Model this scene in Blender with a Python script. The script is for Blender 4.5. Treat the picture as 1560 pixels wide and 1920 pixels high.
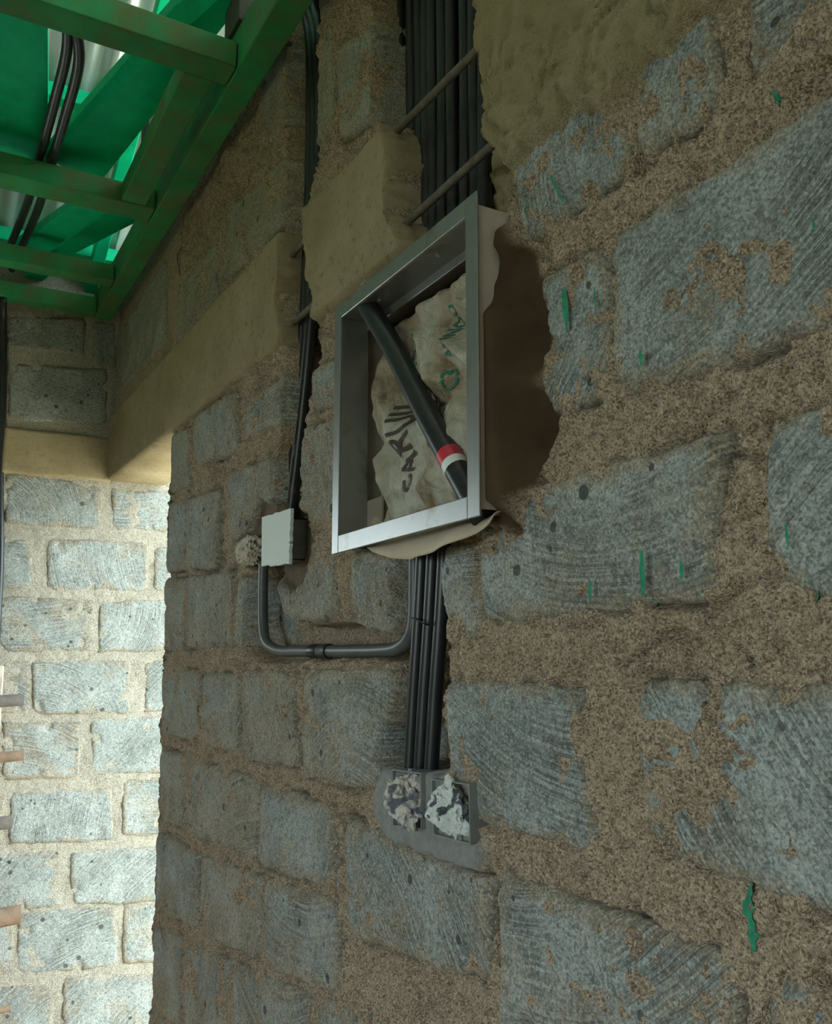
import bpy, bmesh, math, random
import numpy as np
from mathutils import Vector, Matrix

# ------------------------------------------------------------------ camera, sky, sun, exposure
for o in list(bpy.data.objects): bpy.data.objects.remove(o)
SC = bpy.context.scene
COL = SC.collection
FPX, PCX, PCY = 1620.0, 780.0, 960.0            # focal length and centre in pixels of the 1560 x 1920 frame
PITCH = math.atan(230 / FPX); YAW = math.radians(30)
CAM = np.array([0, -.61, 1.55])
fh = np.array([-math.cos(YAW), math.sin(YAW), 0]); RT = np.array([math.sin(YAW), math.cos(YAW), 0]); ZU = np.array([0, 0, 1.])
FW = fh * math.cos(PITCH) + ZU * math.sin(PITCH); UP = -fh * math.sin(PITCH) + ZU * math.cos(PITCH)
cam = bpy.data.cameras.new('camera'); camo = bpy.data.objects.new('camera', cam); COL.objects.link(camo)
cam.sensor_fit = 'HORIZONTAL'; cam.sensor_width = 36; cam.lens = 36 * FPX / 1560; cam.clip_start = .02
camo.matrix_world = Matrix(((RT[0], UP[0], -FW[0], CAM[0]), (RT[1], UP[1], -FW[1], CAM[1]), (RT[2], UP[2], -FW[2], CAM[2]), (0, 0, 0, 1)))
SC.camera = camo
SC.view_settings.view_transform = 'Standard'; SC.view_settings.look = 'None'
SC.view_settings.gamma = 1; SC.view_settings.use_curve_mapping = False
SC.view_settings.exposure = 0.0

world = bpy.data.worlds.new('sky'); SC.world = world; world.use_nodes = True
bg = world.node_tree.nodes['Background']
bg.inputs['Color'].default_value = (.80, .96, 1.0, 1); bg.inputs['Strength'].default_value = 9.0

sun = bpy.data.lights.new('sun', 'SUN'); sun.energy = 11.0; sun.angle = math.radians(1.5); sun.color = (1, .93, .8)
suno = bpy.data.objects.new('sun', sun); COL.objects.link(suno)
suno.rotation_euler = Vector((.30, -.55, -.78)).to_track_quat('-Z', 'Y').to_euler()   # shines in over the far side of the doorway

def portal(loc, look, sx, sz):
    """marks an opening to the sky so that the sky light through it is sampled well"""
    l = bpy.data.lights.new('window_portal', 'AREA'); l.shape = 'RECTANGLE'; l.size = sx; l.size_y = sz
    l.cycles.is_portal = True
    o = bpy.data.objects.new('window_portal', l); COL.objects.link(o); o.location = loc
    o.rotation_euler = Vector(look).to_track_quat('-Z', 'Z').to_euler()

# ------------------------------------------------------------------ helpers
def ray(x, y): return FW + RT * (x - PCX) / FPX - UP * (y - PCY) / FPX
def W(x, y, Y=0.0): d = ray(x, y); return CAM + d * (Y - CAM[1]) / d[1]       # a point on a plane parallel to the main wall
def LX(x, y, X=-3.38): d = ray(x, y); return CAM + d * (X - CAM[0]) / d[0]    # ... to the left wall
def HZ(x, y, z): d = ray(x, y); return CAM + d * (z - CAM[2]) / d[2]          # ... to the floor

_P = np.random.RandomState(11).permutation(512); _P = np.concatenate([_P, _P, _P])
_A = np.random.RandomState(12).rand(2048) * 6.2832
def pn(x, y, s=0):
    """2D gradient noise, about -0.7..0.7"""
    x = np.asarray(x, float) + s * 17.31; y = np.asarray(y, float) + s * 5.77
    xi = np.floor(x).astype(int); yi = np.floor(y).astype(int); xf = x - xi; yf = y - yi
    u = xf**3 * (xf * (xf * 6 - 15) + 10); v = yf**3 * (yf * (yf * 6 - 15) + 10)
    def g(ix, iy, dx, dy):
        a = _A[_P[(_P[ix & 511] + (iy & 511)) & 1023] + 0]
        return np.cos(a) * dx + np.sin(a) * dy
    a = g(xi, yi, xf, yf); b = g(xi + 1, yi, xf - 1, yf); c = g(xi, yi + 1, xf, yf - 1); d = g(xi + 1, yi + 1, xf - 1, yf - 1)
    return (a + (b - a) * u) * (1 - v) + (c + (d - c) * u) * v
def sstep(a, b, x): t = np.clip((x - a) / (b - a), 0, 1); return t * t * (3 - 2 * t)
def sdpoly(X, Z, P):
    """signed distance to a polygon, positive inside"""
    P = np.asarray(P, float); d = np.full(X.shape, 1e9); ins = np.zeros(X.shape, bool)
    for i in range(len(P)):
        a = P[i]; b = P[(i + 1) % len(P)]; e = b - a; L = e @ e + 1e-12
        t = np.clip(((X - a[0]) * e[0] + (Z - a[1]) * e[1]) / L, 0, 1)
        d = np.minimum(d, (X - a[0] - t * e[0])**2 + (Z - a[1] - t * e[1])**2)
        if abs(e[1]) > 1e-12:
            c = ((a[1] > Z) != (b[1] > Z)) & (X < (Z - a[1]) / e[1] * e[0] + a[0]); ins ^= c
    d = np.sqrt(d); return np.where(ins, d, -d)

def link(o, parent=None, label=None, cat=None, group=None, kind=None):
    COL.objects.link(o)
    if parent is not None: o.parent = parent
    if label: o['label'] = label
    if cat: o['category'] = cat
    if group: o['group'] = group
    if kind: o['kind'] = kind
    return o
def empty(name, loc, **k):
    o = bpy.data.objects.new(name, None); o.location = loc; o.empty_display_size = .05
    return link(o, **k)
def mk(name, verts, faces, mat, parent=None, smooth=True, origin=None, **k):
    """one mesh object from world-space vertices; faces as a list or an (n,4) array"""
    v = np.asarray(verts, float).reshape(-1, 3)
    if origin is None: origin = (v.min(0) + v.max(0)) / 2
    origin = np.asarray(origin, float); v = v - origin
    m = bpy.data.meshes.new(name)
    if isinstance(faces, np.ndarray):
        n = len(faces); c = faces.shape[1]
        m.vertices.add(len(v)); m.vertices.foreach_set('co', v.ravel().astype('f4'))
        m.loops.add(n * c); m.loops.foreach_set('vertex_index', faces.ravel().astype('i4'))
        m.polygons.add(n); m.polygons.foreach_set('loop_start', np.arange(0, n * c, c, dtype='i4'))
        m.polygons.foreach_set('loop_total', np.full(n, c, dtype='i4')); m.update(calc_edges=True)
    else:
        m.from_pydata([tuple(p) for p in v], [], faces); m.update()
    m.polygons.foreach_set('use_smooth', [smooth] * len(m.polygons))
    m.materials.append(mat)
    o = bpy.data.objects.new(name, m)
    if parent is not None:
        pl = np.array(parent.location); o.location = origin - pl
        if parent.parent is not None: o.location = origin - pl - np.array(parent.parent.location)
    else: o.location = origin
    return link(o, parent, **k)
class MB:
    """collects boxes and tubes into one mesh"""
    def __init__(s): s.v = []; s.f = []
    def add(s, v, f):
        n = len(s.v); s.v += [tuple(p) for p in v]; s.f += [tuple(i + n for i in q) for q in f]; return s
    def box(s, a, b):
        (x0, y0, z0), (x1, y1, z1) = a, b
        return s.add([(x0,y0,z0),(x1,y0,z0),(x1,y1,z0),(x0,y1,z0),(x0,y0,z1),(x1,y0,z1),(x1,y1,z1),(x0,y1,z1)],
                     [(0,3,2,1),(4,5,6,7),(0,1,5,4),(1,2,6,5),(2,3,7,6),(3,0,4,7)])
    def hexa(s, P): return s.add(P, [(0,3,2,1),(4,5,6,7),(0,1,5,4),(1,2,6,5),(2,3,7,6),(3,0,4,7)])
    def plank(s, a, b, w, h, up=(0, 0, 1), roll=0):
        """a timber from a to b, its underside centred on that line, w wide and h deep"""
        a = np.array(a, float); b = np.array(b, float); d = (b - a) / np.linalg.norm(b - a)
        r = np.cross(d, np.array(up, float)); r /= np.linalg.norm(r); u = np.cross(r, d)
        if roll: r, u = r * math.cos(roll) + u * math.sin(roll), u * math.cos(roll) - r * math.sin(roll)
        P = [a - r*w/2, b - r*w/2, b + r*w/2, a + r*w/2]
        return s.hexa(P + [p + u * h for p in P])
    def tube(s, pts, r, seg=12, caps=True, inner=None):
        pts = [np.array(p, float) for p in pts]; n = len(pts); rr = r if hasattr(r, '__len__') else [r] * n
        t = [(pts[min(i + 1, n - 1)] - pts[max(i - 1, 0)]) for i in range(n)]; t = [x / np.linalg.norm(x) for x in t]
        u = np.cross(t[0], (0.13, 1, .21)); u /= np.linalg.norm(u); V = []; F = []
        for i in range(n):
            u = u - t[i] * (u @ t[i]); u /= np.linalg.norm(u); w = np.cross(t[i], u)
            for k in range(seg):
                a = 2 * math.pi * k / seg; V.append(pts[i] + (u * math.cos(a) + w * math.sin(a)) * rr[i])
        for i in range(n - 1):
            for k in range(seg):
                j = (k + 1) % seg; F.append((i*seg+k, i*seg+j, (i+1)*seg+j, (i+1)*seg+k))
        if caps: F.append(tuple(range(seg))[::-1]); F.append(tuple((n-1)*seg + k for k in range(seg)))
        return s.add(V, F)
    def build(s, name, mat, parent=None, smooth=False, bevel=0, **k):
        o = mk(name, s.v, s.f, mat, parent, smooth, **k)
        bm = bmesh.new(); bm.from_mesh(o.data); bmesh.ops.recalc_face_normals(bm, faces=bm.faces)
        if bevel: bmesh.ops.bevel(bm, geom=[e for e in bm.edges if e.calc_face_angle(0) > .6], offset=bevel, segments=2, affect='EDGES', profile=.5)
        bm.to_mesh(o.data); bm.free()
        o.data.polygons.foreach_set('use_smooth', [smooth] * len(o.data.polygons))
        if smooth: o.data.set_sharp_from_angle(angle=math.radians(40))
        return o
def spline(pts, n=8):
    """Catmull-Rom through the points"""
    P = [np.array(p, float) for p in pts]; P = [2*P[0]-P[1]] + P + [2*P[-1]-P[-2]]; out = []
    for i in range(1, len(P) - 2):
        for k in range(n):
            t = k / n; a, b, c, d = P[i-1:i+3]
            out.append(.5 * (2*b + (c-a)*t + (2*a-5*b+4*c-d)*t*t + (3*b-a-3*c+d)*t**3))
    out.append(P[-2]); return out

# ------------------------------------------------------------------ materials
def nodes(name):
    m = bpy.data.materials.new(name); m.use_nodes = True; t = m.node_tree
    return m, t, t.nodes['Principled BSDF']
def N(t, typ, **k):
    n = t.nodes.new(typ)
    for a, b in k.items():
        if a in n.inputs: n.inputs[a].default_value = b
        else: setattr(n, a, b)
    return n
def ramp(t, src, stops):
    r = t.nodes.new('ShaderNodeValToRGB'); e = r.color_ramp.elements
    while len(e) < len(stops): e.new(.5)
    for q, (p, c) in zip(e, stops): q.position = p; q.color = (*c, 1) if len(c) == 3 else c
    t.links.new(src, r.inputs[0]); return r.outputs[0]
def mix(t, fac, a, b, mode='MIX'):
    n = t.nodes.new('ShaderNodeMix'); n.data_type = 'RGBA'; n.blend_type = mode
    for i, s in ((0, fac), (6, a), (7, b)):
        if hasattr(s, 'links'): t.links.new(s, n.inputs[i])
        else: n.inputs[i].default_value = (*s, 1) if hasattr(s, '__len__') else s
    return n.outputs[2]
def math_(t, op, a, b=0.0):
    n = t.nodes.new('ShaderNodeMath'); n.operation = op
    for i, s in ((0, a), (1, b)):
        if hasattr(s, 'links'): t.links.new(s, n.inputs[i])
        else: n.inputs[i].default_value = s
    return n.outputs[0]
def noise(t, co, scale, detail=6, rough=.6, dist=0.0):
    n = N(t, 'ShaderNodeTexNoise', Scale=scale, Detail=detail, Roughness=rough, Distortion=dist); t.links.new(co, n.inputs['Vector']); return n.outputs['Fac']
def bump(t, b, h, strength, dist):
    n = N(t, 'ShaderNodeBump', Strength=strength, Distance=dist); t.links.new(h, n.inputs['Height'])
    t.links.new(n.outputs[0], b.inputs['Normal'])
def plain(name, col, rough=.6, metal=0.0, var=.15, scale=12, bs=0.0, dirt=None, dirtscale=5, dlo=.5, dhi=.7):
    m, t, b = nodes(name); co = N(t, 'ShaderNodeTexCoord').outputs['Object']
    f = noise(t, co, scale); lo = tuple(c * (1 - var) for c in col); hi = tuple(min(1, c * (1 + var)) for c in col)
    c = ramp(t, f, [(.3, lo), (.7, hi)])
    if dirt: c = mix(t, ramp(t, noise(t, co, dirtscale, 8, .65), [(dlo, (0,0,0)), (dhi, (1,1,1))]), c, dirt)
    t.links.new(c, b.inputs['Base Color']); b.inputs['Roughness'].default_value = rough; b.inputs['Metallic'].default_value = metal
    if bs: bump(t, b, noise(t, co, scale * 6), bs, .003)
    return m

MORTAR = (.51, .395, .285)
def stone_mat(plane):
    """grey-green quarry stone with curved saw marks and pits; plane = axis the face looks along"""
    m, t, b = nodes('quarry_stone_' + plane); co = N(t, 'ShaderNodeTexCoord').outputs['Object']
    oi = N(t, 'ShaderNodeObjectInfo'); rnd = oi.outputs['Random']
    wn = N(t, 'ShaderNodeTexWhiteNoise', noise_dimensions='1D'); t.links.new(rnd, wn.inputs['W'])
    off = N(t, 'ShaderNodeVectorMath', operation='MULTIPLY_ADD'); t.links.new(wn.outputs['Color'], off.inputs[0])
    off.inputs[1].default_value = (1.5, 1.5, 1.5); off.inputs[2].default_value = (-.75, -.75, -.75)
    pos = N(t, 'ShaderNodeVectorMath', operation='ADD'); t.links.new(co, pos.inputs[0]); t.links.new(off.outputs[0], pos.inputs[1])
    warp = N(t, 'ShaderNodeTexNoise', Scale=9.0, Detail=3.0); t.links.new(pos.outputs[0], warp.inputs['Vector'])
    wv = N(t, 'ShaderNodeVectorMath', operation='MULTIPLY_ADD'); t.links.new(warp.outputs['Color'], wv.inputs[0])
    wv.inputs[1].default_value = (.018, .018, .018); t.links.new(pos.outputs[0], wv.inputs[2])
    flat = N(t, 'ShaderNodeVectorMath', operation='MULTIPLY'); t.links.new(wv.outputs[0], flat.inputs[0])
    flat.inputs[1].default_value = (1, 0, 1) if plane == 'Y' else (0, 1, 1)
    ln = N(t, 'ShaderNodeVectorMath', operation='LENGTH'); t.links.new(flat.outputs[0], ln.inputs[0])
    kerf = N(t, 'ShaderNodeTexNoise', noise_dimensions='1D', Scale=1.0, Detail=4.0, Roughness=.75)
    t.links.new(math_(t, 'MULTIPLY', ln.outputs['Value'], 190.0), kerf.inputs['W'])
    n1 = noise(t, pos.outputs[0], 7, 4, .65); n2 = noise(t, pos.outputs[0], 90, 4, .7); n3 = noise(t, pos.outputs[0], 330, 2, .7)
    patch = ramp(t, noise(t, pos.outputs[0], 9, 5), [(.40, (.12,.12,.12)), (.62, (1,1,1))])
    marks = math_(t, 'MULTIPLY', ramp(t, kerf.outputs['Fac'], [(.38, (1,1,1)), (.52, (0,0,0))]), patch)
    c = ramp(t, n1, [(.28, (.235, .265, .255)), (.5, (.34, .38, .37)), (.72, (.44, .475, .465))])
    c = mix(t, math_(t, 'MULTIPLY', marks, .60), c, (.14, .15, .14))
    eg = N(t, 'ShaderNodeAttribute', attribute_name='edge')
    dust_dim = math_(t, 'ADD', noise(t, co, 9, 6, .7), math_(t, 'MULTIPLY', math_(t, 'SUBTRACT', rnd, .5), .16))
    dust_dim = math_(t, 'ADD', math_(t, 'MULTIPLY', dust_dim, .9), math_(t, 'MULTIPLY', eg.outputs['Fac'], .22))
    c = mix(t, ramp(t, dust_dim, [(.47, (0,0,0)), (.64, (.9,.9,.9))]), c, (.36, .29, .20))  # dust, with the far-end dimming of the light mixed into its colour
    c = mix(t, ramp(t, n2, [(.36, (.75,.75,.75)), (.48, (0,0,0))]), c, (.13, .135, .125))
    c = mix(t, ramp(t, n3, [(.40, (.6,.6,.6)), (.5, (0,0,0))]), c, (.14, .145, .135))
    c = mix(t, ramp(t, n3, [(.54, (0,0,0)), (.66, (.4,.4,.4))]), c, (.56, .58, .57))
    c = mix(t, ramp(t, n2, [(.58, (0,0,0)), (.75, (.5,.5,.5))]), c, (.54, .56, .54))
    gv = N(t, 'ShaderNodeTexVoronoi', Scale=360.0); t.links.new(co, gv.inputs['Vector'])
    gs = N(t, 'ShaderNodeSeparateColor'); t.links.new(gv.outputs['Color'], gs.inputs[0])
    c = mix(t, ramp(t, gs.outputs[0], [(.04, (.6,.6,.6)), (.25, (0,0,0))]), c, (.13, .14, .13))
    c = mix(t, ramp(t, gs.outputs[1], [(.75, (0,0,0)), (.97, (.45,.45,.45))]), c, (.58, .60, .59))
    vo = N(t, 'ShaderNodeTexVoronoi', Scale=26.0, Randomness=1.0); t.links.new(wv.outputs[0], vo.inputs['Vector'])
    sp = N(t, 'ShaderNodeSeparateColor'); t.links.new(vo.outputs['Color'], sp.inputs[0])
    pit = math_(t, 'MULTIPLY', math_(t, 'LESS_THAN', vo.outputs['Distance'], math_(t, 'MULTIPLY', sp.outputs[0], .22)), math_(t, 'GREATER_THAN', sp.outputs[1], .55))
    c = mix(t, math_(t, 'MULTIPLY', pit, .85), c, (.07, .075, .072))
    t.links.new(c, b.inputs['Base Color']); b.inputs['Roughness'].default_value = .9
    b.inputs['Specular IOR Level'].default_value = .25
    h = math_(t, 'ADD', math_(t, 'MULTIPLY', n2, .5), math_(t, 'MULTIPLY', n3, .25))
    h = math_(t, 'SUBTRACT', h, math_(t, 'MULTIPLY', marks, .26)); h = math_(t, 'SUBTRACT', h, math_(t, 'MULTIPLY', pit, .8))
    bump(t, b, h, 1.0, .006)
    return m
def mortar_mat(name='brown_mortar', k=1.0, mid=MORTAR):
    m, t, b = nodes(name); co = N(t, 'ShaderNodeTexCoord').outputs['Object']
    at = N(t, 'ShaderNodeAttribute', attribute_name='mask'); sp = N(t, 'ShaderNodeSeparateColor'); t.links.new(at.outputs['Color'], sp.inputs[0])
    n1 = noise(t, co, 6, 4, .65); n2 = noise(t, co, 70, 4, .75); n3 = noise(t, co, 380, 2, .8)
    c = ramp(t, n1, [(.3, tuple(k*.7*x for x in mid)), (.5, tuple(k*x for x in mid)), (.7, tuple(k*1.12*x for x in mid))])
    dk = .5 if k == 1 else .25
    c = mix(t, ramp(t, n2, [(.36, (dk,)*3), (.5, (0,0,0))]), c, tuple(k*x for x in (.15, .10, .062)))
    c = mix(t, ramp(t, n3, [(.38, (.75 * min(1, 1.4 - k * .5),)*3), (.49, (0,0,0))]), c, (.12, .085, .055))
    c = mix(t, ramp(t, n3, [(.53, (0,0,0)), (.66, (.6,.6,.6))]), c, (.62, .56, .47))
    gv = N(t, 'ShaderNodeTexVoronoi', Scale=430.0); t.links.new(co, gv.inputs['Vector'])
    gs = N(t, 'ShaderNodeSeparateColor'); t.links.new(gv.outputs['Color'], gs.inputs[0])
    c = mix(t, ramp(t, gs.outputs[0], [(.05, (.8,.8,.8)), (.35, (0,0,0))]), c, tuple(x * k * .32 for x in mid))
    c = mix(t, ramp(t, gs.outputs[1], [(.65, (0,0,0)), (.95, (.7,.7,.7))]), c, tuple(min(.8, x * 1.5) for x in mid))
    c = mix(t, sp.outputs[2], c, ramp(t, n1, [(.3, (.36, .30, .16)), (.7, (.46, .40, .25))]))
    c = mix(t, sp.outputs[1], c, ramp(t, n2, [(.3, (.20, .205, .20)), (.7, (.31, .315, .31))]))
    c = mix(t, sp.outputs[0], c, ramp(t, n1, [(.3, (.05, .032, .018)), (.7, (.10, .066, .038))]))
    t.links.new(c, b.inputs['Base Color']); b.inputs['Roughness'].default_value = .95; b.inputs['Specular IOR Level'].default_value = .2
    keep = math_(t, 'SUBTRACT', 1.0, math_(t, 'MULTIPLY', math_(t, 'ADD', sp.outputs[0], sp.outputs[1]), .8))
    h = math_(t, 'MULTIPLY', math_(t, 'ADD', math_(t, 'ADD', math_(t, 'MULTIPLY', n2, .8), math_(t, 'MULTIPLY', n3, .4)), math_(t, 'MULTIPLY', gs.outputs[0], .22)), keep)
    bump(t, b, h, 1.0, .011)
    return m
def concrete_mat(name, a, b_, c_):
    m, t, b = nodes(name); co = N(t, 'ShaderNodeTexCoord').outputs['Object']
    n1 = noise(t, co, 4, 8, .65); n2 = noise(t, co, 60, 6, .75)
    c = ramp(t, n1, [(.3, a), (.5, b_), (.7, c_)])
    c = mix(t, ramp(t, n2, [(.33, (.6,.6,.6)), (.46, (0,0,0))]), c, tuple(x * .5 for x in a))
    t.links.new(c, b.inputs['Base Color']); b.inputs['Roughness'].default_value = .95; b.inputs['Specular IOR Level'].default_value = .2
    bump(t, b, math_(t, 'ADD', n2, math_(t, 'MULTIPLY', noise(t, co, 220, 4), .5)), .8, .004)
    return m
M = {}
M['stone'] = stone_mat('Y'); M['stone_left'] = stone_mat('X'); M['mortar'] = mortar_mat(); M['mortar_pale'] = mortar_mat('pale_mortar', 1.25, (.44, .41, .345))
M['concrete'] = concrete_mat('tan_concrete', (.255, .20, .12), (.335, .272, .172), (.40, .335, .225))
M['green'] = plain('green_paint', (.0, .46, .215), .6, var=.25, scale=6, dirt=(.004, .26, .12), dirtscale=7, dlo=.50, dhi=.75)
M['olive'] = plain('bounce_tinted_green', (.028, .24, .085), .6, var=.3, scale=8, dirt=(.11, .15, .055), dirtscale=10, dlo=.42, dhi=.66)  # olive cast of the warm floor bounce put into the green
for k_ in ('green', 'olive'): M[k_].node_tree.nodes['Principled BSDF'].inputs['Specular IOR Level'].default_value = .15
M['sheet'] = plain('galvanised_sheet', (.62, .64, .65), .38, .55, var=.12, scale=3)
M['black'] = plain('black_conduit_plastic', (.016, .018, .02), .36, var=.3, scale=20, dirt=(.10, .085, .07), dirtscale=14, dlo=.6, dhi=.8)
M['rebar'] = plain('dusty_rebar', (.15, .13, .105), .8, .2, var=.3, scale=60, bs=.5)
M['frame'] = plain('grey_metal_frame', (.29, .29, .28), .34, .65, var=.12, scale=8, dirt=(.17, .135, .09), dirtscale=16, dlo=.55, dhi=.75)
M['boxpaint'] = plain('pinkish_white_paint', (.62, .54, .48), .6, var=.08, scale=20)
M['boxinside'] = plain('grey_box_inside', (.30, .26, .22), .5, .2, var=.2, scale=15)
M['white'] = plain('white_board', (.62, .68, .66), .6, var=.04, scale=10)
M['screw'] = plain('screw_metal', (.6, .58, .55), .3, .8)
M['ink'] = plain('dark_print', (.085, .06, .055), .85, var=.3, scale=120); M['greenink'] = plain('green_print', (.03, .17, .12), .85, var=.3, scale=120)
M['red'] = plain('red_sticker', (.55, .03, .05), .4, var=.1); M['sticker'] = plain('white_sticker', (.72, .78, .74), .45, var=.05)
M['paint'] = plain('green_mark', (.02, .24, .13), .8, var=.35, scale=90)
M['timber'] = plain('weathered_timber', (.25, .165, .11), .8, var=.35, scale=24, bs=.4)
M['timber_dark'] = plain('dark_timber', (.05, .055, .04), .8, var=.3, scale=24)
M['timber_grey'] = plain('grey_timber', (.17, .145, .135), .8, var=.3, scale=24, bs=.4)
M['timber_pale'] = plain('pale_timber', (.62, .52, .44), .8, var=.2, scale=24)
M['ground'] = plain('sunlit_earth', (.46, .42, .30), .95, var=.25, scale=2)
M['grass'] = plain('bounce_grass', (.16, .19, .07), .95, var=.3, scale=2)
M['floor'] = plain('dusty_floor', (.40, .31, .21), .95, var=.2, scale=3)
M['wire'] = plain('binding_wire', (.05, .05, .055), .5, .5)
M['steelbox'] = plain('socket_box_metal', (.30, .33, .34), .45, .5, var=.15, scale=40)
def paper_mat(name, base, dark, lo, hi):
    m, t, b = nodes(name); co = N(t, 'ShaderNodeTexCoord').outputs['Object']
    c = mix(t, ramp(t, noise(t, co, 38, 3, .6, .8), [(lo, (0,0,0)), (hi, (1,1,1))]), base, dark)
    c = mix(t, ramp(t, noise(t, co, 260, 2), [(.56, (0,0,0)), (.6, (.35,.35,.35))]), c, tuple(x * .4 for x in base))
    t.links.new(c, b.inputs['Base Color']); b.inputs['Roughness'].default_value = .8; return m
M['news'] = paper_mat('newspaper', (.62, .66, .66), (.06, .07, .085), .54, .58)
M['news_dark'] = paper_mat('newspaper_dark', (.60, .55, .50), (.10, .11, .15), .47, .56)
M['news_tan'] = paper_mat('newspaper_tan', (.52, .46, .38), (.08, .075, .065), .54, .62)
def bag_mat():
    m, t, b = nodes('cement_bag_paper'); co = N(t, 'ShaderNodeTexCoord').outputs['Object']
    n1 = noise(t, co, 7, 6, .6, .6); n2 = noise(t, co, 30, 5, .6, 1.0)
    c = ramp(t, n1, [(.36, (.22, .15, .085)), (.45, (.42, .35, .25)), (.57, (.52, .51, .43))])
    c = mix(t, ramp(t, n2, [(.6, (0,0,0)), (.72, (.6,.6,.6))]), c, (.22, .17, .11))
    t.links.new(c, b.inputs['Base Color']); b.inputs['Roughness'].default_value = .75
    bump(t, b, noise(t, co, 42, 5, .65, 2.0), .9, .010); return m
M['bag'] = bag_mat()
M['kraft'] = plain('kraft_paper', (.56, .47, .36), .8, var=.12, scale=18)

# ------------------------------------------------------------------ the main wall: relief functions in wall coordinates (X along, Z up, p = towards the room)
def wp(pts, Y=0.0): return np.array([W(x, y, Y)[[0, 2]] for x, y in pts])
JAMB = -2.445; LINT0, LINT1 = 2.125, 2.385; WTOP = 2.92
CH = [  # outline, depth, edge width, raggedness
    (wp([(697,-150),(697,0),(699,120),(696,215),(722,245),(736,300),(728,380),(740,430),(762,455),(750,640),(900,700),(925,420),(950,398),(963,345),(959,300),(936,264),(925,200),(915,130),(912,60),(905,0),(903,-150)]), .085, .010, .006),
    (wp([(540,-150),(540,60),(537,300),(531,440),(527,560),(533,650),(533,710),(528,800),(514,845),(512,910),(505,965),(500,1040),(545,1040),(566,960),(568,850),(576,760),(591,700),(592,560),(583,520),(576,380),(581,330),(592,300),(598,150),(602,60),(597,-150)]), .075, .010, .007),
    (wp([(470,1040),(462,1120),(458,1225),(490,1246),(620,1240),(778,1242),(778,1172),(725,1186),(680,1170),(640,1164),(560,1168),(536,1150),(526,1110),(520,1040)]), .075, .010, .006),
    (wp([(738,960),(731,1100),(735,1240),(738,1335),(716,1368),(708,1440),(735,1452),(842,1462),(844,1400),(836,1330),(843,1250),(849,1185),(838,1130),(833,1090),(842,1020),(842,960)]), .070, .012, .006),
    (wp([(742,1330),(718,1362),(706,1436),(740,1450),(775,1450),(778,1330)]), .10, .012, .008),
    (wp([(455,1000),(450,1050),(470,1078),(500,1075),(500,990)]), .04, .015, .004),
]
MUD = wp([(880,372),(930,384),(1004,462),(1010,520),(1029,584),(1027,651),(1012,715),(1047,779),(1044,827),(1025,880),(993,950),(984,1008),(945,995),(916,984),(880,975),(760,900),(760,560),(840,420)])
SWM = wp([(490,940),(560,945),(582,968),(584,1040),(572,1088),(548,1112),(523,1090),(500,1075),(455,1060),(470,985)])
CEM = wp([(728,1435),(712,1480),(712,1530),(738,1575),(800,1602),(868,1628),(908,1630),(918,1598),(900,1560),(888,1480),(850,1448),(790,1440)])
BX = (-1.235, -.822, 1.68, 2.083)     # outer outline of the metal front frame
def box_sd(X, Z, x0, x1, z0, z1): return np.minimum(np.minimum(X - x0, x1 - X), np.minimum(Z - z0, z1 - Z))
def cut(X, Z, rough=1.0):
    d = np.zeros(X.shape)
    wx = X + .004 * pn(X * 45, Z * 45, 1) * rough; wz = Z + .004 * pn(X * 45, Z * 45, 2) * rough
    for P, D, ew, rg in CH:
        lo = P.min(0) - .03; hi = P.max(0) + .03
        k = (X > lo[0]) & (X < hi[0]) & (Z > lo[1]) & (Z < hi[1])
        if not k.any(): continue
        sd = sdpoly(wx[k], wz[k], P) + rg * rough * pn(X[k] * 22, Z[k] * 22, 3) + .3 * rg * pn(X[k] * 90, Z[k] * 90, 4)
        d[k] = np.maximum(d[k], D * sstep(0, ew, sd))
    return d
def masks(X, Z):
    w = .008 * pn(X * 30, Z * 30, 5) + .003 * pn(X * 110, Z * 110, 6)
    def f(P, lo, hi):
        r = np.full(X.shape, -1.0); a = P.min(0) - .05; b = P.max(0) + .05
        k = (X > a[0]) & (X < b[0]) & (Z > a[1]) & (Z < b[1])
        if k.any(): r[k] = sdpoly(X[k], Z[k], P) + w[k]
        return sstep(lo, hi, r), r
    return f(MUD, -.004, .010), f(SWM, -.004, .012), f(CEM, -.006, .006)
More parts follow.
